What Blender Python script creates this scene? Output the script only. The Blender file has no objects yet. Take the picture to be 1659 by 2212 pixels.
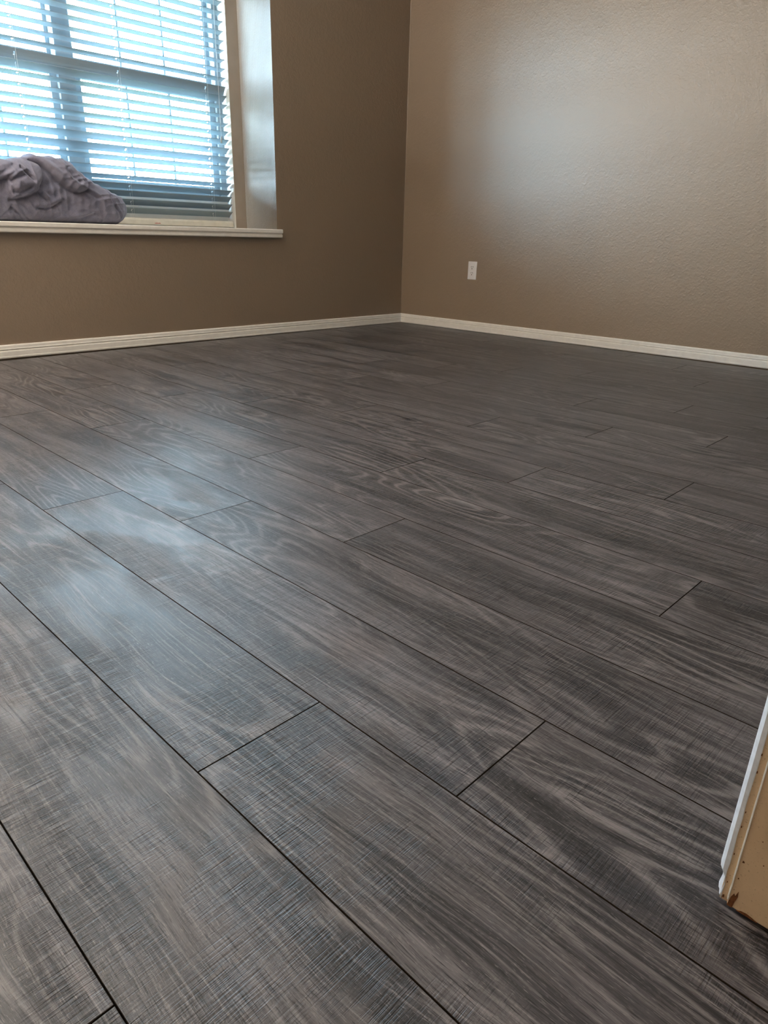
import bpy, math, random
import numpy as np
from mathutils import Matrix, Vector

random.seed(7)
sc = bpy.context.scene
COL = sc.collection

# ------------------------------------------------------------------ camera
CAM_H = 0.6093
R_ = Vector((0.716173, 0.697513, 0.023916))
U_ = Vector((-0.276882, 0.2525, 0.927136))
F_ = Vector((-0.640651, 0.670611, -0.373962))
cam_d = bpy.data.cameras.new('camera')
cam = bpy.data.objects.new('camera', cam_d)
COL.objects.link(cam)
cam_d.sensor_fit = 'HORIZONTAL'
cam_d.sensor_width = 36.0
cam_d.lens = 1477.9 / 1659.0 * 36.0
cam_d.clip_start = 0.01
cam.matrix_world = Matrix(((R_.x, U_.x, -F_.x, 0), (R_.y, U_.y, -F_.y, 0), (R_.z, U_.z, -F_.z, CAM_H), (0, 0, 0, 1)))
sc.camera = cam

# ------------------------------------------------------------------ light
SKY = 76.0          # hazy bright sky radiance
HALL = 18.0        # fill light added in the hall, shining through the doorway behind the camera
sc.view_settings.view_transform = 'Standard'
sc.view_settings.look = 'None'
sc.view_settings.gamma = 1.0
sc.view_settings.use_curve_mapping = False
sc.view_settings.exposure = 0.0

sc.cycles.glossy_bounces = 2
sc.cycles.adaptive_threshold = 0.03
sc.cycles.transmission_bounces = 2
world = bpy.data.worlds.new('sky')
sc.world = world
world.use_nodes = True
bg = world.node_tree.nodes['Background']
bg.inputs['Color'].default_value = (0.60, 0.82, 1.0, 1)
bg.inputs['Strength'].default_value = SKY

# ------------------------------------------------------------------ room frame
K = np.array([-3.6784, 3.9808, 0.0])                 # far corner of the room on the floor
SKL, SKR = 0.01886, 0.03622                           # the walls are a degree or two out of square with the planks
nL = np.array([1, -SKL, 0.]) / math.hypot(1, SKL); dL = np.array([SKL, 1, 0.]) / math.hypot(1, SKL)
nR = np.array([SKR, -1, 0.]) / math.hypot(1, SKR); dR = np.array([1, SKR, 0.]) / math.hypot(1, SKR)
Z = np.array([0, 0, 1.])
def PL(s, d, z): return K - s * dL - d * nL + z * Z      # s along the window wall from the corner, d outwards
def PR(s, d, z): return K + s * dR - d * nR + z * Z      # s along the outlet wall from the corner, d outwards

CEIL = 2.44

def light_area(name, loc, target, sx, sy, power, color):
    ld = bpy.data.lights.new(name, 'AREA')
    ld.shape = 'RECTANGLE'; ld.size = sx; ld.size_y = sy; ld.energy = power; ld.color = color
    o = bpy.data.objects.new(name, ld); COL.objects.link(o)
    o.location = loc
    o.rotation_euler = (Vector(target) - Vector(loc)).to_track_quat('-Z', 'Y').to_euler()
    return o
light_area('hall_fill', (2.6, -1.0, 1.35), (-1.5, 1.2, .7), 2.4, 2.0, HALL, (1.0, 0.80, 0.60))
pc = PL(2.165, 0.56, 1.36)
portal = light_area('window_portal', tuple(pc), tuple(pc + nL), 2.1, 1.45, 1.0, (1, 1, 1))
portal.data.cycles.is_portal = True

# ------------------------------------------------------------------ materials
class N:
    def __init__(s, name):
        s.m = bpy.data.materials.new(name); s.m.use_nodes = True
        s.t = s.m.node_tree; s.b = s.t.nodes['Principled BSDF']; s.out = s.t.nodes['Material Output']
    def n(s, typ, **kw):
        x = s.t.nodes.new(typ)
        for k, v in kw.items(): setattr(x, k, v)
        return x
    def l(s, a, b): s.t.links.new(a, b)
    def put(s, sock, v):
        if hasattr(v, 'is_linked') or isinstance(v, bpy.types.NodeSocket): s.l(v, sock)
        else: sock.default_value = v
    def math(s, op, a, b=0.0, c=0.0, clamp=False):
        x = s.n('ShaderNodeMath', operation=op, use_clamp=clamp)
        s.put(x.inputs[0], a); s.put(x.inputs[1], b); s.put(x.inputs[2], c); return x.outputs[0]
    def noise(s, vec, scale=1.0, detail=2.0, rough=0.5, dist=0.0):
        x = s.n('ShaderNodeTexNoise'); s.l(vec, x.inputs['Vector'])
        x.inputs['Scale'].default_value = scale; x.inputs['Detail'].default_value = detail
        x.inputs['Roughness'].default_value = rough; x.inputs['Distortion'].default_value = dist
        return x.outputs['Fac']
    def ramp(s, fac, a, b, lo=0.0, hi=1.0):
        x = s.n('ShaderNodeMapRange', clamp=True); s.put(x.inputs['Value'], fac)
        x.inputs['From Min'].default_value = a; x.inputs['From Max'].default_value = b
        x.inputs['To Min'].default_value = lo; x.inputs['To Max'].default_value = hi
        return x.outputs['Result']
    def mix(s, fac, a, b, mode='MIX'):
        x = s.n('ShaderNodeMix', data_type='RGBA', blend_type=mode)
        s.put(x.inputs[0], fac)
        for i, v in ((6, a), (7, b)):
            if isinstance(v, (tuple, list)): x.inputs[i].default_value = (*v[:3], 1)
            else: s.l(v, x.inputs[i])
        return x.outputs[2]
    def bump(s, height, strength, dist, normal=None):
        x = s.n('ShaderNodeBump'); s.l(height, x.inputs['Height'])
        x.inputs['Strength'].default_value = strength; x.inputs['Distance'].default_value = dist
        if normal is not None: s.l(normal, x.inputs['Normal'])
        return x.outputs['Normal']
    def scalev(s, vec, sx, sy, sz):
        x = s.n('ShaderNodeVectorMath', operation='MULTIPLY'); s.l(vec, x.inputs[0])
        x.inputs[1].default_value = (sx, sy, sz); return x.outputs[0]

def plain(name, col, rough=0.5, spec=0.5, noise=0.0, nscale=40, bump=0.0, bscale=200):
    m = N(name); m.b.inputs['Roughness'].default_value = rough
    m.b.inputs['Specular IOR Level'].default_value = spec
    m.b.inputs['Base Color'].default_value = (*col, 1)
    if noise or bump:
        co = m.n('ShaderNodeTexCoord').outputs['Object']
        if noise:
            f = m.noise(co, nscale, 3)
            m.l(m.mix(m.ramp(f, .35, .65), [c * (1 - noise) for c in col], [min(1, c * (1 + noise)) for c in col]), m.b.inputs['Base Color'])
        if bump:
            m.l(m.bump(m.noise(co, bscale, 2), bump, 0.002), m.b.inputs['Normal'])
    return m.m

def wall_paint(name, col):
    m = N(name)
    co = m.n('ShaderNodeTexCoord').outputs['Object']
    m.b.inputs['Roughness'].default_value = 0.45
    m.b.inputs['Specular IOR Level'].default_value = 1.0
    m.b.inputs['IOR'].default_value = 1.6
    big = m.noise(co, 1.3, 3)
    m.l(m.mix(m.ramp(big, .3, .7), [c * .97 for c in col], [c * 1.03 for c in col]), m.b.inputs['Base Color'])
    a = m.noise(co, 95, 2, .55, .6)
    b = m.noise(co, 38, 1.5, .5, .4)
    h = m.math('ADD', m.ramp(a, .35, .7), m.math('MULTIPLY', m.ramp(b, .45, .62), .7))
    m.l(m.bump(h, 0.5, 0.00095), m.b.inputs['Normal'])
    return m.m

WALL = wall_paint('taupe_wall_paint', (0.240, 0.175, 0.118))
CEILM = plain('ceiling_white', (.80, .78, .74), .9, .2, bump=.3, bscale=90)
HALLM = plain('hall_paint', (.62, .52, .42), .7, .3)
TRIM = plain('white_trim_paint', (.90, .88, .835), .42, .5, noise=.03, nscale=30)
REVEAL = plain('white_reveal_paint', (.70, .69, .655), .75, .25, noise=.02, nscale=12)
CASE = plain('taupe_jamb_paint', (.33, .275, .225), .5, .4, noise=.04, nscale=10)
VINYL = plain('backlit_grey_window_frame', (.24, .29, .32), .45, .4)  # pale vinyl darkened in its colour to look backlit
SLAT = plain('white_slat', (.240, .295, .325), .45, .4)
RAIL = plain('ivory_blind_rail', (.72, .69, .60), .45, .4, noise=.06, nscale=25)
CORD = plain('white_cord', (.8, .8, .78), .8, .2)
TASSEL = plain('grey_tassel', (.34, .35, .34), .5, .4)
RED = plain('red_ink', (.45, .03, .02), .6, .3)
PLATE = plain('white_outlet_plastic', (.90, .89, .90), .35, .5)
DARK = plain('dark_slot', (.02, .018, .016), .8, .1)
SUB = plain('dark_underlay', (.025, .018, .012), .9, .1)
EDGE = plain('dark_plank_edge', (.030, .022, .016), .8, .1)
EXT = plain('exterior_brick_dim', (.35, .32, .30), .9, .1)
GRASS = plain('dark_lawn', (.035, .045, .022), 1.0, .0, noise=.2, nscale=3)
CHIP = plain('bare_brown_wood', (.16, .065, .028), .8, .1, noise=.3, nscale=300)
CAULK = plain('white_caulk', (.80, .79, .74), .5, .4)
CASEW = plain('white_casing_paint', (.78, .85, .94), .45, .4, noise=.06, nscale=120)

def jamb_mat():
    m = N('yellowed_jamb_paint')
    co = m.n('ShaderNodeTexCoord').outputs['Object']
    big = m.noise(co, 14, 4, .6)
    c = m.mix(m.ramp(big, .3, .7), (.66, .49, .31), (.78, .60, .40))
    fine = m.noise(co, 420, 3, .6)
    c = m.mix(m.ramp(fine, .60, .72, 0, .55), c, (.20, .12, .06))
    m.l(c, m.b.inputs['Base Color'])
    m.b.inputs['Roughness'].default_value = .55
    m.b.inputs['Specular IOR Level'].default_value = .3
    m.l(m.bump(fine, .15, .001), m.b.inputs['Normal'])
    return m.m
JAMB = jamb_mat()

def glass_mat():
    m = N('window_glass')
    t = m.n('ShaderNodeBsdfTransparent'); t.inputs['Color'].default_value = (.95, .97, .97, 1)
    g = m.n('ShaderNodeBsdfGlossy'); g.inputs['Roughness'].default_value = .02
    mx = m.n('ShaderNodeMixShader')
    mx.inputs[0].default_value = .04; m.l(t.outputs[0], mx.inputs[1]); m.l(g.outputs[0], mx.inputs[2])
    m.l(mx.outputs[0], m.out.inputs['Surface'])
    return m.m
GLASS = glass_mat()

def floor_mat():
    m = N('grey_oak_laminate')
    oc = m.n('ShaderNodeTexCoord').outputs['Object']
    rnd = m.n('ShaderNodeObjectInfo').outputs['Random']
    cx = m.n('ShaderNodeCombineXYZ')
    m.l(m.math('MULTIPLY', rnd, 37.0), cx.inputs[0]); m.l(m.math('MULTIPLY', rnd, 91.0), cx.inputs[1]); m.l(m.math('MULTIPLY', rnd, 53.0), cx.inputs[2])
    ad = m.n('ShaderNodeVectorMath', operation='ADD'); m.l(oc, ad.inputs[0]); m.l(cx.outputs[0], ad.inputs[1])
    P = ad.outputs[0]
    # gentle wander of the grain
    wan = m.noise(m.scalev(P, 2.2, 7, 1), 1, 2)
    sep = m.n('ShaderNodeSeparateXYZ'); m.l(P, sep.inputs[0])
    yw = m.math('ADD', sep.outputs[1], m.math('MULTIPLY', m.math('SUBTRACT', wan, .5), .060))
    cw = m.n('ShaderNodeCombineXYZ'); m.l(sep.outputs[0], cw.inputs[0]); m.l(yw, cw.inputs[1]); m.l(sep.outputs[2], cw.inputs[2])
    Q = cw.outputs[0]
    # cathedral rings = contour lines of a stretched smooth field, broken up by the fibre
    fibre = m.noise(m.scalev(Q, 6, 260, 1), 1, 4, .65)
    fld = m.noise(m.scalev(P, 1.5, 8.0, 1), 1, 1.2, .45)
    fld = m.math('ADD', fld, m.math('MULTIPLY', fibre, .012))
    vo = m.n('ShaderNodeTexVoronoi'); m.l(m.scalev(P, .85, 3.4, 0), vo.inputs['Vector']); vo.inputs['Scale'].default_value = 1.0
    knot = m.ramp(vo.outputs['Distance'], .22, .0)
    fld = m.math('ADD', fld, m.math('MULTIPLY', m.math('MULTIPLY', knot, knot), .30))
    rings = m.ramp(m.math('SINE', m.math('MULTIPLY', fld, 105.0)), -1, 1)
    rmask = m.math('MAXIMUM', m.ramp(m.noise(m.scalev(P, 2.0, 7.0, 3), 1, 2), .36, .60), m.ramp(knot, .05, .4))
    # long soft streaks, pores, flecks
    streak = m.noise(m.scalev(Q, 1.7, 30, 1), 1, 4, .6)
    pore = m.noise(m.scalev(Q, 38, 760, 1), 1, 2, .6)
    fleck = m.noise(m.scalev(Q, 110, 820, 7), 1, 2, .6)
    dark = m.noise(m.scalev(P, 2.4, 10, 1), 1, 2.5, .55)
    # rough sawn marks across the board
    saw = m.noise(m.scalev(P, 480, 15, 1), 1, 2, .65)
    smask = m.ramp(m.noise(m.scalev(P, 3.6, 6, 5), 1, 3, .6), .40, .62)
    band = m.noise(m.scalev(Q, .9, 17, 9), 1, 3, .55)
    c = m.mix(m.ramp(streak, .34, .66), (.088, .082, .087), (.215, .196, .190))
    c = m.mix(m.ramp(band, .55, .72, 0, .55), c, (.290, .262, .250))
    c = m.mix(m.ramp(band, .46, .30, 0, .60), c, (.062, .058, .064))
    c = m.mix(m.ramp(dark, .50, .70, 0, .80), c, (.046, .045, .052))
    c = m.mix(m.ramp(knot, .30, .95, 0, .72), c, (.040, .038, .042))
    c = m.mix(m.math('MULTIPLY', m.ramp(rings, .70, 1.0), m.math('MULTIPLY', rmask, .62)), c, (.350, .315, .275))
    c = m.mix(m.math('MULTIPLY', m.ramp(rings, .35, .0), m.math('MULTIPLY', rmask, .45)), c, (.050, .046, .048))
    c = m.mix(m.ramp(fibre, .53, .68, 0, .68), c, (.360, .320, .285))
    c = m.mix(m.ramp(fibre, .47, .32, 0, .70), c, (.036, .033, .034))
    c = m.mix(m.ramp(fleck, .59, .72, 0, .55), c, (.42, .375, .33))
    c = m.mix(m.ramp(pore, .43, .32, 0, .75), c, (.020, .018, .019))
    c = m.mix(m.math('MULTIPLY', m.ramp(saw, .58, .68), m.math('MULTIPLY', smask, .28)), c, (.36, .32, .28))
    c = m.mix(m.math('MULTIPLY', m.ramp(saw, .43, .33), m.math('MULTIPLY', smask, .50)), c, (.030, .028, .030))
    ga = m.n('ShaderNodeGamma'); ga.inputs['Gamma'].default_value = 1.32; m.l(c, ga.inputs['Color']); c = ga.outputs[0]
    hue = m.n('ShaderNodeHueSaturation'); m.l(c, hue.inputs['Color'])
    hue.inputs['Saturation'].default_value = 0.50
    m.l(m.ramp(rnd, 0, 1, .86, 1.07), hue.inputs['Value'])
    m.l(m.mix(1.0, hue.outputs[0], (.985, .965, 1.05), 'MULTIPLY'), m.b.inputs['Base Color'])
    h = m.math('ADD', m.math('MULTIPLY', fibre, .7), m.math('MULTIPLY', m.math('MULTIPLY', m.ramp(saw, .3, .6), smask), 1.5))
    h = m.math('ADD', h, m.math('MULTIPLY', pore, .5))
    m.l(m.bump(h, .5, .0010), m.b.inputs['Normal'])
    m.l(m.ramp(fibre, .3, .7, .34, .44), m.b.inputs['Roughness'])
    m.b.inputs['Specular IOR Level'].default_value = .52
    return m.m
FLOOR = floor_mat()

def blanket_mat():
    m = N('grey_plush')
    co = m.n('ShaderNodeTexCoord').outputs['Object']
    a = m.noise(co, 420, 3, .7); b = m.noise(co, 30, 3, .6)
    c = m.mix(m.ramp(b, .3, .7), (.130, .132, .195), (.180, .183, .255))
    c = m.mix(m.ramp(a, .35, .7, 0, .5), c, (.34, .335, .40))
    m.l(c, m.b.inputs['Base Color'])
    m.b.inputs['Roughness'].default_value = .95
    m.b.inputs['Specular IOR Level'].default_value = .1
    m.b.inputs['Sheen Weight'].default_value = .5
    m.b.inputs['Sheen Roughness'].default_value = .5
    m.b.inputs['Sheen Tint'].default_value = (.75, .78, .9, 1)
    m.l(m.bump(a, .6, .003), m.b.inputs['Normal'])
    return m.m
BLANK = blanket_mat()

# ------------------------------------------------------------------ object helpers
def empty(name, loc, label=None, cat=None, kind=None):
    o = bpy.data.objects.new(name, None); COL.objects.link(o); o.location = tuple(loc)
    o.empty_display_size = .05
    if label: o['label'] = label
    if cat: o['category'] = cat
    if kind: o['kind'] = kind
    return o
def wloc(o):
    v = np.zeros(3)
    while o is not None:
        v = v + np.array(o.location); o = o.parent
    return v
def obj(name, verts, faces, mat, parent=None, base=None, smooth=False, label=None, cat=None, kind=None, bevel=0.0, seg=2):
    """verts in world metres; base = origin of the object"""
    verts = np.asarray(verts, float)
    if base is None: base = verts.mean(0) if parent is None else wloc(parent)
    base = np.asarray(base, float)
    me = bpy.data.meshes.new(name)
    me.from_pydata([tuple(v) for v in verts - base], [], [tuple(f) for f in faces])
    me.materials.append(mat)
    me.validate(); me.update()
    import bmesh
    bm = bmesh.new(); bm.from_mesh(me); bmesh.ops.recalc_face_normals(bm, faces=bm.faces); bm.to_mesh(me); bm.free()
    if smooth: me.polygons.foreach_set('use_smooth', [True] * len(me.polygons))
    o = bpy.data.objects.new(name, me); COL.objects.link(o)
    o.location = tuple(base - (wloc(parent) if parent is not None else 0))
    if parent is not None: o.parent = parent
    if label: o['label'] = label
    if cat: o['category'] = cat
    if kind: o['kind'] = kind
    if bevel:
        b = o.modifiers.new('bevel', 'BEVEL'); b.width = bevel; b.segments = seg; b.limit_method = 'ANGLE'
    return o
class MB:
    def __init__(s): s.v = []; s.f = []
    def add(s, v, f):
        o = len(s.v); s.v += [np.asarray(q, float) for q in v]; s.f += [tuple(i + o for i in t) for t in f]; return s
    def box(s, fn, a0, a1, b0, b1, c0, c1):
        v = [fn(a, b, c) for a in (a0, a1) for b in (b0, b1) for c in (c0, c1)]
        return s.add(v, [(0, 1, 3, 2), (4, 6, 7, 5), (0, 4, 5, 1), (2, 3, 7, 6), (0, 2, 6, 4), (1, 5, 7, 3)])
    def extrude(s, loops):
        """loops: list of equal-length closed profiles; walls between, caps at the ends"""
        n = len(loops[0]); o = len(s.v)
        for lp in loops: s.v += [np.asarray(q, float) for q in lp]
        for k in range(len(loops) - 1):
            for i in range(n):
                j = (i + 1) % n
                s.f.append((o + k * n + i, o + k * n + j, o + (k + 1) * n + j, o + (k + 1) * n + i))
        s.f.append(tuple(o + i for i in range(n))); s.f.append(tuple(o + (len(loops) - 1) * n + i for i in reversed(range(n))))
        return s
    def tube(s, a, b, r, n=8, r2=None):
        a = np.asarray(a, float); b = np.asarray(b, float); r2 = r if r2 is None else r2
        w = (b - a) / np.linalg.norm(b - a); t = np.array([1, 0, 0.]) if abs(w[0]) < .9 else np.array([0, 1., 0])
        u = np.cross(w, t); u /= np.linalg.norm(u); v = np.cross(w, u)
        ring = lambda c, rr: [c + rr * (math.cos(2 * math.pi * i / n) * u + math.sin(2 * math.pi * i / n) * v) for i in range(n)]
        return s.extrude([ring(a, r), ring(b, r2)])
    def build(s, name, mat, parent=None, **kw): return obj(name, s.v, s.f, mat, parent, **kw)
XYZ = lambda x, y, z: np.array([x, y, z], float)

# ------------------------------------------------------------------ structure
X_DOOR = -0.084        # room face of the doorway wall
X_HALL = 0.034
Y_JAMB = 0.589         # face of the right jamb
Y_JAMB2 = -0.225
Y_REAR = -0.75
HX1, HY0, HY1 = 3.6, -1.6, 1.8
RX = 3.62              # length of the outlet wall from the corner
W0, W1, WZ0, WZ1 = 1.138, 3.192, 0.628, 2.07      # window opening in the wall
T = .425

fl = empty('floor', (-1.8, 1.8, 0), 'grey wood-look laminate plank floor of the empty room', 'floor', 'structure')
MB().box(XYZ, -4.3, HX1 + .1, HY0 - .1, 4.4, -.06, -.0095).build('underlay', SUB, fl)

w = MB()
SMAX = 4.75
w.box(PL, -.35, W0, 0, T, -.05, CEIL)
w.box(PL, W1, SMAX + .3, 0, T, -.05, CEIL)
w.box(PL, W0, W1, 0, T, -.05, WZ0 - .040)
w.box(PL, W0, W1, 0, T, WZ1, CEIL)
w.build('wall_left', WALL, label='taupe textured wall with the deep recessed window', cat='wall', kind='structure', base=PL(2, 0, 0))
w = MB(); w.box(PR, 0, RX + .25, 0, .2, -.05, CEIL)
w.build('wall_right', WALL, label='taupe orange-peel wall carrying the white outlet', cat='wall', kind='structure', base=PR(2, 0, 0))
w = MB()
w.box(XYZ, X_DOOR, X_HALL, Y_JAMB + .019, 4.12, -.05, CEIL)
w.box(XYZ, X_DOOR, X_HALL, HY0, Y_JAMB2 - .019, -.05, CEIL)
w.box(XYZ, X_DOOR, X_HALL, Y_JAMB2 - .019, Y_JAMB + .019, 2.06, CEIL)
w.build('wall_front', WALL, label='wall with the open doorway the room is seen through', cat='wall', kind='structure')
w = MB(); w.box(XYZ, -4.1, X_DOOR, Y_REAR - .1, Y_REAR, -.05, CEIL)
w.build('wall_rear', WALL, label='rear taupe wall out of view', cat='wall', kind='structure')
w = MB()
w.box(XYZ, X_HALL, HX1, HY1, HY1 + .1, -.05, CEIL); w.box(XYZ, X_HALL, HX1, HY0 - .1, HY0, -.05, CEIL)
w.box(XYZ, HX1, HX1 + .1, HY0 - .1, HY1 + .1, -.05, CEIL)
w.build('wall_hall', HALLM, label='beige walls of the hall behind the doorway', cat='wall', kind='structure')
MB().box(XYZ, -4.3, HX1 + .1, HY0 - .1, 4.4, CEIL, CEIL + .1).build('ceiling', CEILM, label='white textured ceiling', cat='ceiling', kind='structure')
MB().box(XYZ, -60, -3.95, -50, 60, -.5, -.35).build('ground', GRASS, label='lawn outside the window', cat='ground', kind='structure')

# ---- floor planks -------------------------------------------------
PW, PLN, Y0 = 0.195, 1.2245, 0.3195
JOINT = {-2: -.419, -1: -.10, 0: -.607, 1: -.362, 2: -1.315, 3: -.982, 4: -.374, 5: -1.255, 6: -.966, 7: -.618, 8: -1.405,
         9: -1.057, 10: -.731, 11: -1.325, 12: -1.002, 13: -1.95, 14: -1.645, 15: -1.157, 16: -.80, 17: -1.42, 18: -.55, -3: -.85, -4: -.2, -5: -1.1}
G = .0006
def plank(x0, x1, y0, y1):
    c = .0005; t = .0095
    o = (x0, y0)
    xs = (x0 + G, x1 - G); ys = (y0 + G, y1 - G)
    v = [(xs[i], ys[j], -t) for i in (0, 1) for j in (0, 1)] + [(xs[i], ys[j], -c) for i in (0, 1) for j in (0, 1)] + \
        [(xs[i] + (c if i == 0 else -c), ys[j] + (c if j == 0 else -c), 0) for i in (0, 1) for j in (0, 1)]
    f = [(0, 2, 3, 1)]
    for b in (0, 4):
        f += [(b, b + 1, b + 5, b + 4), (b + 2, b + 6, b + 7, b + 3), (b, b + 4, b + 6, b + 2), (b + 1, b + 3, b + 7, b + 5)]
    f += [(8, 9, 11, 10)]
    me = bpy.data.meshes.new('plank')
    me.from_pydata([(a - x0, b - y0, z) for a, b, z in v], [], f); me.materials.append(FLOOR); me.materials.append(EDGE); me.update()
    for i in range(1, 9): me.polygons[i].material_index = 1
    ob = bpy.data.objects.new('plank', me); COL.objects.link(ob); ob.parent = fl
    ob.location = (x0 + 1.8, y0 - 1.8, 0)
for k in range(-5, 19):
    y0, y1 = Y0 + k * PW, min(Y0 + (k + 1) * PW, 4.06)
    xa = -3.675; xb = HX1 if HY0 < y0 < HY1 - PW else X_DOOR - .005
    if y0 < Y_REAR: continue
    j = JOINT[k]
    while j > xa: j -= PLN
    x = j
    while x < xb:
        a, b = max(x, xa), min(x + PLN, xb)
        if b - a > .03: plank(a, b, y0, y1)
        x += PLN

# ---- baseboards ----------------------------------------------------
def bb_profile():
    # (offset from wall, height)
    return [(0, .003), (.0145, .003), (.0150, .010), (.0135, .0125), (.0130, .034), (.0118, .0375), (.0050, .0395), (.0050, .0430),
            (.0105, .0445), (.0105, .0475), (.0085, .0495), (.0080, .0600), (.0060, .0650), (0, .0665)]
def baseboard(name, fn, mitre0, s1, label):
    prof = bb_profile()
    a = [mitre0(t) + z * Z for t, z in prof]
    b = [fn(s1, -t, z) for t, z in prof]
    MB().extrude([a, b]).build(name, TRIM, label=label, cat='baseboard', kind='structure', base=fn(s1 / 2, 0, 0))
mit = lambda t: K + nL * t + nR * t
baseboard('baseboard_left', PL, mit, 4.7, 'cream moulded baseboard under the window wall')
baseboard('baseboard_right', PR, mit, 3.58, 'white moulded baseboard along the outlet wall')
w = MB(); prof = bb_profile()
w.extrude([[np.array([X_DOOR - t, .66, z]) for t, z in prof], [np.array([X_DOOR - t, 4.08, z]) for t, z in prof]])
w.build('baseboard_front', TRIM, label='white baseboard on the doorway wall', cat='baseboard', kind='structure')
# bead of pale caulk in the corner
w = MB()
zz = [.0665, .12, .18, .3, .42, .6, .9, 1.3, 1.8, 2.3, 2.44]
w.extrude([[K + z * Z, K + nL * .0035 + z * Z, K + (nL + nR) * .0016 + z * Z, K + nR * .0030 + z * Z] for z in zz])
w.build('trim_1', WALL, label='painted caulk bead in the room corner', cat='trim', kind='structure', base=K)

# ---- window --------------------------------------------------------
win = empty('window_1', PL(2.165, 0, WZ0), 'deep recessed twin sash window with divided panes behind blinds', 'window', 'structure')
# sill with moulded nose
nose = [(.345, .598), (.345, .632), (-.030, .632), (-.0345, .6285), (-.0345, .612), (-.0300, .6085), (-.0245, .6070), (-.0245, .6040), (-.0285, .6015),
        (-.0285, .5875), (-.0245, .5830), (0.0, .5830), (0, .598)]
HORN = 1.119
w = MB()
w.extrude([[PL(s, d if d <= 0 or True else d, z) for d, z in [(-.0001, .583), (-.0245, .583), (-.0285, .5875), (-.0285, .6015), (-.0245, .604), (-.0245, .607), (-.030, .6085), (-.0345, .612), (-.0345, .6285), (-.030, .632), (-.0001, .632)]] for s in (HORN, 3.211)])
w.box(PL, W0, W1, -.0001, .40, .590, .632)
w.build('window_sill', TRIM, win)
# reveal boards
w = MB(); w.box(PL, W0 - .004, W0, .0005, .33, .632, WZ1); w.build('reveal_board', REVEAL, win)
w = MB(); w.box(PL, W1, W1 + .004, .0005, .33, .632, WZ1); w.build('reveal_board', REVEAL, win)
w = MB(); w.box(PL, W0, W1, .0005, .33, WZ1, WZ1 + .004); w.build('reveal_board', REVEAL, win)
# inner jamb boards facing the room
JI = 1.218; JO = 2 * 2.165 - JI
w = MB(); w.box(PL, W0, JI, .33, .43, .632, WZ1); w.build('inner_jamb', CASE, win, bevel=.002)
w = MB(); w.box(PL, JO, W1, .33, .43, .632, WZ1); w.build('inner_jamb', CASE, win, bevel=.002)
w = MB(); w.box(PL, JI, JO, .33, .43, 2.0, WZ1); w.build('inner_jamb', CASE, win, bevel=.002)
w = MB(); w.box(PL, JI, JI + .003, .3305, .43, .632, 2.0); w.build('jamb_liner', REVEAL, win)
w = MB(); w.box(PL, JO - .003, JO, .3305, .43, .632, 2.0); w.build('jamb_liner', REVEAL, win)
# vinyl frame
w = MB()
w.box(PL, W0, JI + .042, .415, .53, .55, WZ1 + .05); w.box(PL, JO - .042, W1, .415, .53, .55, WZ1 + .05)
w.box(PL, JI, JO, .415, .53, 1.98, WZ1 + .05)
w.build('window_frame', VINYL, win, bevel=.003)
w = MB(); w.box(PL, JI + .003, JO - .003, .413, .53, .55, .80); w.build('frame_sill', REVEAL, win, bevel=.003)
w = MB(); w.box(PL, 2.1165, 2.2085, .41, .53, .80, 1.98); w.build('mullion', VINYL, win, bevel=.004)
def sash(s0, s1, z0, z1, d0, d1, zb0, zb1):
    """glass between s0..s1, z0..z1; stiles 0.04 round it, rails zb0 / zb1 tall"""
    st = .037
    m = MB()
    m.box(PL, s0 - st, s0, d0, d1, z0 - zb0, z1 + zb1); m.box(PL, s1, s1 + st, d0, d1, z0 - zb0, z1 + zb1)
    m.box(PL, s0, s1, d0, d1, z0 - zb0, z0); m.box(PL, s0, s1, d0, d1, z1, z1 + zb1)
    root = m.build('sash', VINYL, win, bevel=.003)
    dm = (d0 + d1) / 2
    for i in (1, 2):
        sm = s0 + (s1 - s0) * i / 3
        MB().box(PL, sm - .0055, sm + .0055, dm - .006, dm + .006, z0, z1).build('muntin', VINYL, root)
    for i in range(3):
        a = s0 + (s1 - s0) * i / 3 + (.0055 if i else 0); b = s0 + (s1 - s0) * (i + 1) / 3 - (.0055 if i < 2 else 0)
        MB().box(PL, a, b, dm - .002, dm + .002, z0, z1).build('pane', GLASS, root)
for c in (-1, 1):
    lo = (1.299, 2.081) if c < 0 else (2 * 2.165 - 2.081 - .005, 2 * 2.165 - 1.299)
    up = (1.290, 2.089) if c < 0 else (2 * 2.165 - 2.089 - .012, 2 * 2.165 - 1.290)
    sash(lo[0], lo[1], .873, 1.352, .435, .465, .073, .05)
    sash(up[0], up[1], 1.452, 1.945, .468, .498, .05, .035)

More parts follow.
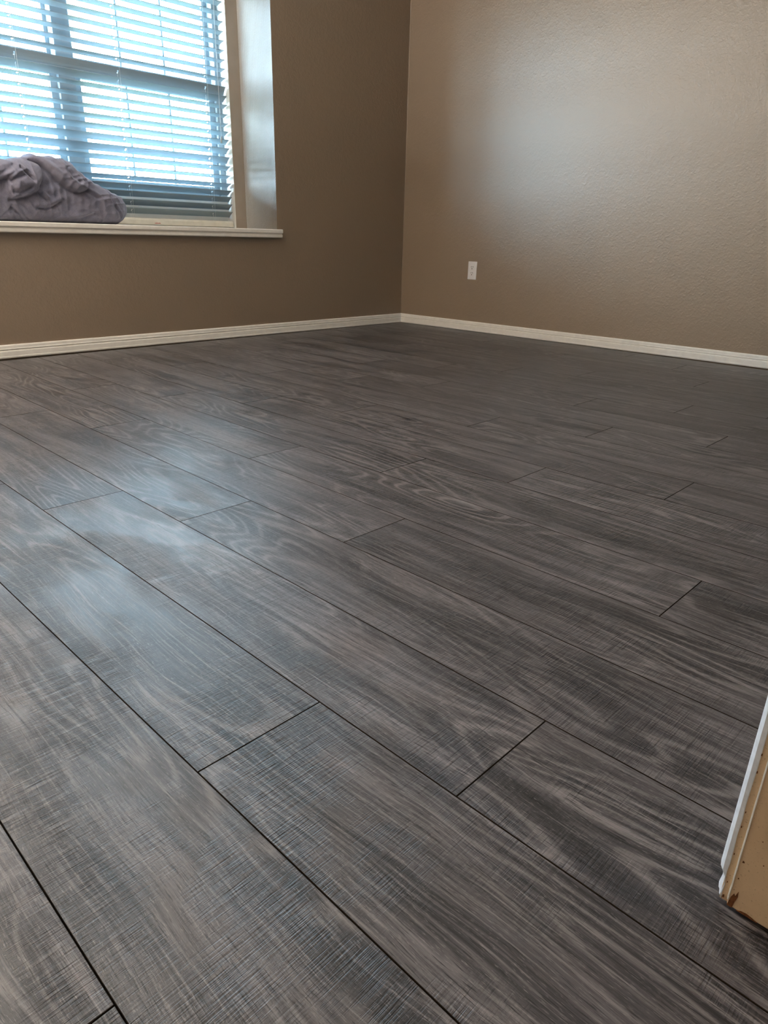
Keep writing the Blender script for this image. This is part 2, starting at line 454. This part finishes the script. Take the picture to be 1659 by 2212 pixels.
# ---- venetian blind --------------------------------------------------
BS0, BS1, BD = 1.229, 3.098, .368
blind = empty('venetian_blind', PL(2.165, BD, .636), 'white slatted venetian blind lowered over the window', 'blind')
LAD = [1.361, 1.901, 2.428, 2.969]
rotL = Matrix(((dL[0], -nL[0], 0), (dL[1], -nL[1], 0), (0, 0, 1)))
def slat_mesh():
    sc_ = 2.165; half = .025
    xs = sorted(set([sc_ - BS1, sc_ - BS0] + [sc_ - l + e for l in LAD for e in (-.004, .004)]))
    ys = [-half, -.017, -.008, .008, .017, half]
    crown = lambda y: .0022 * (1 - (y / half) ** 2)
    v = []; f = []; th = .0028
    nx, ny = len(xs), len(ys)
    for lay in (0, 1):
        for x in xs:
            for y in ys: v.append((x, y, crown(y) - lay * th))
    idx = lambda lay, i, j: lay * nx * ny + i * ny + j
    holes = set()
    for l in LAD:
        i = xs.index(sc_ - l - .004); holes.add((i, 2))
    solid = lambda i, j: 0 <= i < nx - 1 and 0 <= j < ny - 1 and (i, j) not in holes
    for i in range(nx - 1):
        for j in range(ny - 1):
            if not solid(i, j): continue
            f.append((idx(0, i, j), idx(0, i + 1, j), idx(0, i + 1, j + 1), idx(0, i, j + 1)))
            f.append((idx(1, i, j), idx(1, i, j + 1), idx(1, i + 1, j + 1), idx(1, i + 1, j)))
            if not solid(i - 1, j): f.append((idx(0, i, j), idx(0, i, j + 1), idx(1, i, j + 1), idx(1, i, j)))
            if not solid(i + 1, j): f.append((idx(0, i + 1, j), idx(1, i + 1, j), idx(1, i + 1, j + 1), idx(0, i + 1, j + 1)))
            if not solid(i, j - 1): f.append((idx(0, i, j), idx(1, i, j), idx(1, i + 1, j), idx(0, i + 1, j)))
            if not solid(i, j + 1): f.append((idx(0, i, j + 1), idx(0, i + 1, j + 1), idx(1, i + 1, j + 1), idx(1, i, j + 1)))
    me = bpy.data.meshes.new('slat'); me.from_pydata(v, [], f); me.materials.append(SLAT); me.update()
    return me
SL = slat_mesh()
SLATS = [(1.7967, 7.7), (1.7481, 9.4), (1.7, 9.5), (1.6524, 10.4), (1.6063, 6.2), (1.5577, 6.3), (1.5109, 7.9), (1.4627, 11.1), (1.4033, 53.1), (1.3614, 29.4),
         (1.3196, 12.0), (1.2705, 10.8), (1.2211, 12.3), (1.1747, 18.4), (1.1271, 24.9), (1.0779, 32.3), (1.0261, 39.9), (0.9807, 22.8), (0.9322, 13.4), (0.8844, 20.0),
         (.8415, 28), (.803, 31), (.7585, 33), (.7145, 34), (1.845, 9), (1.893, 8.5), (1.941, 9)]
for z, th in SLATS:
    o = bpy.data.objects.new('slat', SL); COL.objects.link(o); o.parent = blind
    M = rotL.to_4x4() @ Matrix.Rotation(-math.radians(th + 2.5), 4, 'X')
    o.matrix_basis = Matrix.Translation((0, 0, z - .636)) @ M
w = MB()
prof = [(-.026, 0.004), (-.022, 0), (.022, 0), (.026, .004), (.026, .026), (.022, .034), (.012, .038), (-.012, .038), (-.022, .034), (-.026, .026)]
w.extrude([[PL(s, BD + d, .637 + z) for d, z in prof] for s in (BS0 + .002, BS1 - .002)])
w.build('bottom_rail', RAIL, blind)
w = MB(); w.box(PL, BS0, BS1, BD - .028, BD + .028, 1.955, 1.998); w.build('head_rail', RAIL, blind, bevel=.002)
for l in LAD:
    w = MB()
    for dd in (-.0265, .0265): w.tube(PL(l, BD + dd, .673), PL(l, BD + dd, 1.955), .0006, 6)
    w.tube(PL(l, BD, .673), PL(l, BD, 1.955), .0008, 6)
    w.build('ladder_cord', CORD, blind)
w = MB(); w.tube(PL(1.291, .334, 1.14), PL(1.291, .337, 1.957), .0010, 6)
pcord = w.build('pull_cord', CORD, blind)
w = MB(); n = 10
ring = lambda z, r: [PL(1.292 + r * math.cos(2 * math.pi * i / n), .334 + r * math.sin(2 * math.pi * i / n), z) for i in range(n)]
w.extrude([ring(1.150, .0015), ring(1.146, .0035), ring(1.135, .0050), ring(1.122, .0062), ring(1.116, .0055), ring(1.113, .002)])
w.build('tassel', TASSEL, pcord, smooth=True, label='grey teardrop cord tassel')
# small smudge of red lettering on the bottom rail
w = MB()
for i in range(7):
    s0 = 1.742 + i * .0052
    w.box(PL, s0, s0 + .0036, BD - .0265, BD - .0257, .6455 + (.0012 if i % 2 else 0), .6500 + (.0010 if i % 3 == 1 else 0))
w.build('red_mark', RED, blind, label='faint red mark on the bottom rail')

# ---- doorway --------------------------------------------------------
door = empty('door_1', (X_DOOR, Y_JAMB, 0), 'doorway edge with yellowed jamb and chipped white casing beside the floor', 'doorway', 'structure')
ZB = .008
w = MB()
def strip(fn_edge, zs): return [fn_edge(z) for z in zs]
rz = random.Random(3)
zs = [ZB, .010, .012, .015, .018, .026, .034, .042, .055, .07, .09, .11, .13, .15, .17, .20, .24, .3, .5, 1.0, 2.05]
# jamb board
w = MB(); w.box(XYZ, X_DOOR + .0006, X_HALL, Y_JAMB, Y_JAMB + .019, ZB, 2.06)
jamb = w.build('jamb', JAMB, door, bevel=.0012)
w = MB(); w.box(XYZ, X_DOOR + .0006, X_HALL, Y_JAMB2 - .019, Y_JAMB2, ZB, 2.06); w.build('jamb', JAMB, door, bevel=.0012)
w = MB(); w.box(XYZ, X_DOOR + .0006, X_HALL, Y_JAMB2, Y_JAMB, 2.041, 2.06); w.build('jamb', JAMB, door, bevel=.0012)
# bare beige edge of the casing, seen past the jamb
YC = Y_JAMB + .0035
w = MB(); w.box(XYZ, -.0913, X_DOOR, YC, YC + .052, ZB, 2.05); cas = w.build('casing', JAMB, door, label='bare beige inner edge of the casing')
w = MB(); w.box(XYZ, -.0925, X_DOOR, Y_JAMB2 - .056, Y_JAMB2 - .004, ZB, 2.05); w.build('casing', JAMB, door)
# painted white front layer with chipped edges
loops = []
for z in zs:
    jit = (rz.random() - .5) * .0016 if z < .2 else 0
    inn = -.0905 + (rz.random() - .5) * .0009
    out = -.1000
    if z < .04: out = -.0962 + jit * .8
    if z < .015: out = -.0950
    if z < .03: inn = -.0897 + jit * .3
    loops.append([XYZ(inn, YC - .0002, z), XYZ(inn - .0006, YC - .0007, z), XYZ(out + .0052, YC - .0001, z), XYZ(out + .0018, YC + .0045, z), XYZ(out, YC + .0110, z), XYZ(out, YC + .05, z), XYZ(inn, YC + .05, z)])
w = MB(); w.extrude(loops); w.build('casing_face', CASEW, cas, label='white painted casing face with chipped edge')
# caulk line between casing and jamb
w = MB()
loops = []
for z in [ZB + .012] + zs[3:]:
    o_ = (rz.random() - .5) * .0004
    loops.append([XYZ(X_DOOR - .0008 + o_, YC + .0005, z), XYZ(X_DOOR + .0002 + o_, Y_JAMB - .0004, z), XYZ(X_DOOR + .0012 + o_, Y_JAMB - .0008, z), XYZ(X_DOOR + .0018 + o_, Y_JAMB + .0010, z)])
w.extrude(loops); w.build('caulk_bead', CAULK, jamb, label='thin white caulk line')
# splintered bare patches at the foot of the jamb
def chip(pts, y, nm='bare_wood_chip'):
    n = len(pts); a = [XYZ(x, y, z) for x, z in pts]; b = [XYZ(x, y + .0012, z) for x, z in pts]
    MB().extrude([a, b]).build(nm, CHIP, jamb)
X = X_DOOR
chip([(X + .0010, ZB), (X + .0060, ZB), (X + .0068, .016), (X + .0082, .024), (X + .0076, .031), (X + .0058, .023), (X + .0046, .026), (X + .0026, .020)], Y_JAMB - .0005)
chip([(X + .0100, ZB), (X + .0290, ZB), (X + .0250, .0098), (X + .0190, .0112), (X + .0140, .0103)], Y_JAMB - .0005)
for (a, b, s_) in ((.0035, .066, .002), (.0038, .045, .0012), (.0200, .075, .0010), (.0140, .100, .0009), (.0300, .050, .0010)):
    chip([(X + a, b), (X + a + s_, b + s_ * .3), (X + a + s_ * .8, b + s_), (X + a + s_ * .2, b + s_ * 1.2)], Y_JAMB - .0005)
def chip2(x, z, s_):
    a = [XYZ(x, YC - .0004, z), XYZ(x + s_ * .7, YC - .0004, z + s_ * .4), XYZ(x + s_ * .5, YC - .0004, z + s_ * 2), XYZ(x, YC - .0004, z + s_ * 1.5)]
    MB().extrude([a, [q + XYZ(0, .001, 0) for q in a]]).build('bare_wood_chip', CHIP, cas)
for x, z, s_ in ((-.0888, .010, .0022), (-.0885, .030, .0012), (-.0895, .066, .0013), (-.0900, .100, .0014), (-.0900, .118, .0012), (-.0902, .165, .0016), (-.0904, .185, .0015)): chip2(x, z, s_)

# ---- wall outlet ----------------------------------------------------
OS, OZ = .6375, .4035
out = empty('wall_outlet', PR(OS, 0, OZ - .0585), 'white duplex electrical outlet low on the taupe wall', 'outlet')
def rr(s0, s1, z0, z1, r, dfront, dback, n=4):
    lp = []
    for cx_, cz_, a0 in ((s1 - r, z1 - r, 0), (s0 + r, z1 - r, 90), (s0 + r, z0 + r, 180), (s1 - r, z0 + r, 270)):
        for i in range(n + 1):
            a = math.radians(a0 + 90 * i / n); lp.append((cx_ + r * math.cos(a), cz_ + r * math.sin(a)))
    return [[PR(a, dback, b) for a, b in lp], [PR(a, dfront, b) for a, b in lp]]
w = MB(); w.extrude(rr(OS - .0355, OS + .0355, OZ - .0585, OZ + .0585, .003, -.0055, 0)); w.build('cover_plate', PLATE, out, bevel=.002)
for zc in (OZ + .0195, OZ - .0195):
    w = MB(); w.extrude(rr(OS - .0165, OS + .0165, zc - .0145, zc + .0145, .010, -.0075, -.004)); rec = w.build('receptacle', PLATE, out, bevel=.0006)
    for sx in (-.0065, .0065):
        w = MB(); w.box(PR, OS + sx - .0013, OS + sx + .0013, -.0078, -.0070, zc + .0005, zc + .0085); w.build('slot', DARK, rec)
    w = MB(); w.tube(PR(OS, -.0078, zc - .0075), PR(OS, -.0070, zc - .0075), .0032, 10); w.build('ground_hole', DARK, rec)
w = MB(); w.tube(PR(OS, -.0065, OZ), PR(OS, -.0050, OZ), .0030, 10); w.build('screw', PLATE, out)

# ---- made-up fill uplighter, out of view behind the camera -------------
FILL_POWER = 255.0
lx, ly = -3.15, -.38
lamp = empty('fill_uplighter', (lx, ly, 0), 'added uplighter, out of view, that fills the room with light', 'lamp')
BRASS = plain('dark_bronze', (.08, .06, .045), .4, .5)
SHADE = plain('white_shade', (.8, .78, .74), .5, .4)
def lathe(name, mat, prof, parent, n=24):
    MB().extrude([[XYZ(lx + r * math.cos(2 * math.pi * i / n), ly + r * math.sin(2 * math.pi * i / n), z) for i in range(n)] for r, z in prof]).build(name, mat, parent, smooth=True)
lathe('base', BRASS, [(.14, 0.0), (.14, .02), (.03, .03)], lamp)
lathe('pole', BRASS, [(.012, .03), (.012, 0.88)], lamp)
lathe('shade', SHADE, [(.02, 0.86), (.12, 0.90), (.19, 0.98), (.185, 0.98), (.115, 0.91), (.02, 0.875)], lamp)
up = light_area('fill_uplight', (lx, ly, 0.977), (lx, ly, 2.4), .3, .3, FILL_POWER, (1.0, .95, .885))
up.data.shape = 'DISK'

# ---- blanket on the sill -------------------------------------------
def blanket():
    SIL = [(-.33, 0.0), (-.325, .06), (-.30, .12), (-.24, .19), (-.16, .235), (-.06, .262), (0.039, 0.271), (0.069, 0.275), (0.091, 0.274), (0.103, 0.278), (0.133, 0.289), (0.176, 0.303), (0.205, 0.303), (0.247, 0.302),
           (0.281, 0.301), (0.324, 0.301), (0.357, 0.284), (0.392, 0.252), (0.429, 0.227), (0.459, 0.21), (0.494, 0.195), (0.534, 0.172), (0.58, 0.155), (0.627, 0.138), (0.649, 0.111), (0.6615, 0.082), (.6635, .07)]
    sa = np.array([q[0] for q in SIL]); sb = np.array([q[1] for q in SIL])
    NA, NP = 420, 240
    # finer columns at the two rounded ends
    tt = np.linspace(0, 1, NA)
    A = sa[0] + (sa[-1] - sa[0]) * (tt - .012 * np.sin(2 * np.pi * tt))
    H = np.interp(A, sa, sb)
    ph = np.arange(NP) / NP
    # bottom of the right end tucks under
    lo = np.interp(A, [-.33, -.31, .585, .62, .648, .6635], [.0, 0, 0, .018, .045, .072])
    a = A[:, None] * np.ones(NP)
    # front: b from lo to H (param 0..0.62), back: H to lo
    q = ph[None, :]
    ang = 2 * np.pi * q
    mid = (H + lo)[:, None] / 2; half = (H - lo)[:, None] / 2
    b = mid - half * np.sign(np.cos(ang)) * np.abs(np.cos(ang)) ** .85
    endt = np.clip((A - sa[0]) / .10, 0, 1) ** .5 * np.clip((sa[-1] - A) / .12, 0, 1) ** .5
    dep = (.125 * endt)[:, None] * np.abs(np.sin(ang)) ** .62
    front = (q <= .5)
    D = np.where(front, dep, -dep * .75)
    def dist(pl):
        best = np.full(a.shape, 9.)
        for (x0, y0), (x1, y1) in zip(pl[:-1], pl[1:]):
            dx, dy = x1 - x0, y1 - y0; L2 = dx * dx + dy * dy
            t = np.clip(((a - x0) * dx + (b - y0) * dy) / L2, 0, 1)
            best = np.minimum(best, np.hypot(a - x0 - t * dx, b - y0 - t * dy))
        return best
    def inside(pl):
        c = np.zeros(a.shape, bool); n = len(pl)
        for i in range(n):
            x0, y0 = pl[i]; x1, y1 = pl[(i + 1) % n]
            if y0 == y1: continue
            c ^= ((b < y0) != (b < y1)) & (a < (x1 - x0) * (b - y0) / (y1 - y0) + x0)
        return c
    def lobe(pl, width, height):
        """a raised layer with a rounded, overhanging-looking rim"""
        d = dist(pl + pl[:1]); s_ = np.where(inside(pl), d, 0)
        return height * np.sqrt(np.clip(1 - (1 - np.clip(s_ / width, 0, 1)) ** 2, 0, 1))
    flap = [(0.06, 0.285), (0.16, 0.275), (0.206, 0.256), (0.246, 0.211), (0.287, 0.17), (0.328, 0.148), (0.367, 0.142), (0.401, 0.154), (0.418, 0.168), (0.435, 0.235), (.40, .30), (.30, .36), (.10, .36)]
    lob = [(-.06, .16), (0.032, 0.185), (0.031, 0.135), (0.046, 0.105), (0.092, 0.115), (0.132, 0.133), (0.168, 0.151), (.19, .190), (0.199, 0.228), (0.195, 0.258), (0.155, 0.278), (.10, .30), (-.05, .30)]
    low = [(-.12, .02), (.0, .026), (.018, .045), (.04, .068), (.07, .042), (.10, .013), (.2, -.02), (-.1, -.02)]
    D1 = lobe(flap, .045, .040); D2 = lobe(lob, .040, .046)
    fr = np.where(front, 1.0, 0.0) * np.abs(np.sin(ang)) ** .35 * endt[:, None]
    add = np.maximum(D1, D2)
    g = lambda pl, wd, h: h * np.exp(-(dist(pl) / wd) ** 2)
    S = [([(0.16, 0.277), (0.198, 0.259), (0.233, 0.21), (0.27, 0.173), (0.31, 0.147), (0.362, 0.137), (0.414, 0.152)], .010, -.012),
         ([(0.304, 0.283), (0.303, 0.247), (0.319, 0.212), (0.355, 0.182), (0.393, 0.164)], .010, .013),
         ([(0.322, 0.270), (0.318, 0.245), (0.336, 0.212), (0.365, 0.19)], .010, -.012),
         ([(0.326, 0.257), (0.354, 0.267), (0.388, 0.258)], .005, -.006),
         ([(0.391, 0.246), (0.4, 0.214), (0.41, 0.19), (0.402, 0.164)], .007, .012),
         ([(0.378, 0.246), (0.386, 0.214), (0.394, 0.19)], .007, -.008),
         ([(.21, .30), (.225, .275), (.26, .24), (.275, .21)], .013, .010), ([(.235, .30), (.262, .265), (.29, .235)], .008, -.007),
         ([(0.097, 0.24), (0.117, 0.214), (0.145, 0.185)], .0055, -.022), ([(0.110, 0.243), (0.135, 0.218), (0.160, 0.19)], .012, .008),
         ([(0.049, 0.194), (0.082, 0.219), (0.111, 0.229)], .008, .012), ([(.046, .175), (.08, .195), (.105, .203)], .008, -.010),
         ([(0.032, 0.185), (0.031, 0.135), (0.046, 0.105), (0.092, 0.115), (0.132, 0.133), (0.168, 0.151), (0.191, 0.136), (0.209, 0.115)], .008, .012),
         ([(0.05, 0.125), (0.09, 0.132), (0.13, 0.150)], .009, -.013),
         ([(0.029, 0.092), (0.07, 0.100), (0.126, 0.117), (0.163, 0.137), (0.185, 0.116), (0.203, 0.096)], .007, -.011),
         ([(0.027, 0.2), (0.062, 0.222), (0.09, 0.243)], .008, .010), ([(.0, .20), (.035, .222), (.07, .246)], .009, -.010), ([(-.02, .222), (.02, .245), (.07, .262)], .010, .009),
         ([(0.425, 0.164), (0.464, 0.143), (0.488, 0.114), (0.49, 0.071)], .007, .007), ([(.415, .145), (.45, .125), (.468, .10), (.468, .065)], .009, -.006),
         ([(0.508, 0.187), (0.534, 0.138), (0.552, 0.087), (0.59, 0.036)], .006, -.008), ([(0.498, 0.185), (0.522, 0.138), (0.540, 0.087), (0.572, 0.036)], .008, .007),
         ([(.52, .185), (.545, .14), (.565, .09), (.605, .04)], .007, .007),
         ([(0.541, 0.165), (0.573, 0.14), (0.594, 0.106)], .005, .007), ([(0.552, 0.165), (0.584, 0.143), (0.604, 0.11)], .006, -.006), ([(.61, .14), (.628, .11), (.63, .07), (.61, .03)], .008, -.005),
         ([(0.432, 0.048), (0.382, 0.024), (0.316, 0.012), (0.244, 0.006)], .008, -.014), ([(.455, .062), (.40, .042), (.33, .03), (.25, .024)], .010, .007),
         ([(0.276, 0.1), (0.237, 0.074), (0.197, 0.062), (0.154, 0.062)], .006, -.012), ([(0.276, 0.115), (0.232, 0.09), (0.19, 0.079), (0.154, 0.080)], .010, .009),
         ([(0.365, 0.129), (0.376, 0.079), (0.351, 0.028)], .02, .007), ([(.325, .12), (.33, .08), (.30, .05)], .015, -.006),
         ([(0.04, 0.068), (0.067, 0.042), (0.1, 0.013)], .007, -.016), ([(0.04, 0.065), (0.015, 0.04), (-0.004, 0.024)], .007, -.012), ([(.045, .045), (.06, .02), (.075, .0)], .012, -.014),
         ([(0.091, 0.055), (0.106, 0.024), (0.129, 0.012)], .007, -.009), ([(.06, .082), (.085, .07), (.11, .04), (.13, .03)], .008, .007),
         ([(-.08, .22), (-.05, .15), (-.06, .06)], .012, -.012), ([(-.16, .20), (-.14, .12), (-.16, .03)], .015, .012), ([(-.24, .16), (-.22, .1), (-.24, .02)], .012, -.012)]
    for pl, wd, h in S: add = add + g(pl, wd, h)
    # low soft undulation
    add = add + .004 * np.sin(a * 46 + 5 * np.sin(b * 21)) * np.sin(b * 38 + a * 20) + .0022 * np.sin(a * 130 + b * 60) * np.sin(b * 97 - a * 50)
    rs = np.random.RandomState(5)
    def vnoise(u, v):
        gR = rs.rand(64, 64); iu = np.floor(u).astype(int); iv = np.floor(v).astype(int); fu = u - iu; fv = v - iv
        fu = fu * fu * (3 - 2 * fu); fv = fv * fv * (3 - 2 * fv); G_ = lambda i, j: gR[i % 64, j % 64]
        return (G_(iu, iv) * (1 - fu) + G_(iu + 1, iv) * fu) * (1 - fv) + (G_(iu, iv + 1) * (1 - fu) + G_(iu + 1, iv + 1) * fu) * fv
    for ang_, fu_, fv_, amp in ((.9, 7, 26, .0075), (-.5, 9, 30, .0040), (.3, 18, 60, .0016)):
        u = (a * math.cos(ang_) + b * math.sin(ang_)); vv = (-a * math.sin(ang_) + b * math.cos(ang_))
        n_ = vnoise(u * fu_ + 20, vv * fv_ + 20 + 2 * np.sin(u * 14))
        add = add + amp * (1 - np.abs(2 * n_ - 1)) ** 3
    D = D + add * fr
    # ripple the ridge line a little so the top edge is not machined
    b = b + (.0035 * np.sin(a * 75) + .0025 * np.sin(a * 140 + 1)) * np.clip(-np.cos(ang), 0, 1) ** 6
    b = np.maximum(b, 0.0)
    v = np.array([PL(2.70 - a[i, j], .165 - D[i, j], .6325 + b[i, j]) for i in range(NA) for j in range(NP)])
    f = [(i * NP + j, (i + 1) * NP + j, (i + 1) * NP + j + 1, i * NP + j + 1) for i in range(NA - 1) for j in range(NP - 1)]
    f += [(i * NP + NP - 1, (i + 1) * NP + NP - 1, (i + 1) * NP, i * NP) for i in range(NA - 1)]
    f += [tuple(range(NP)), tuple((NA - 1) * NP + j for j in reversed(range(NP)))]
    obj('blanket', v, f, BLANK, base=PL(2.55, .165, .6325), smooth=True,
        label='crumpled grey plush blanket bundled on the window sill', cat='blanket')
blanket()
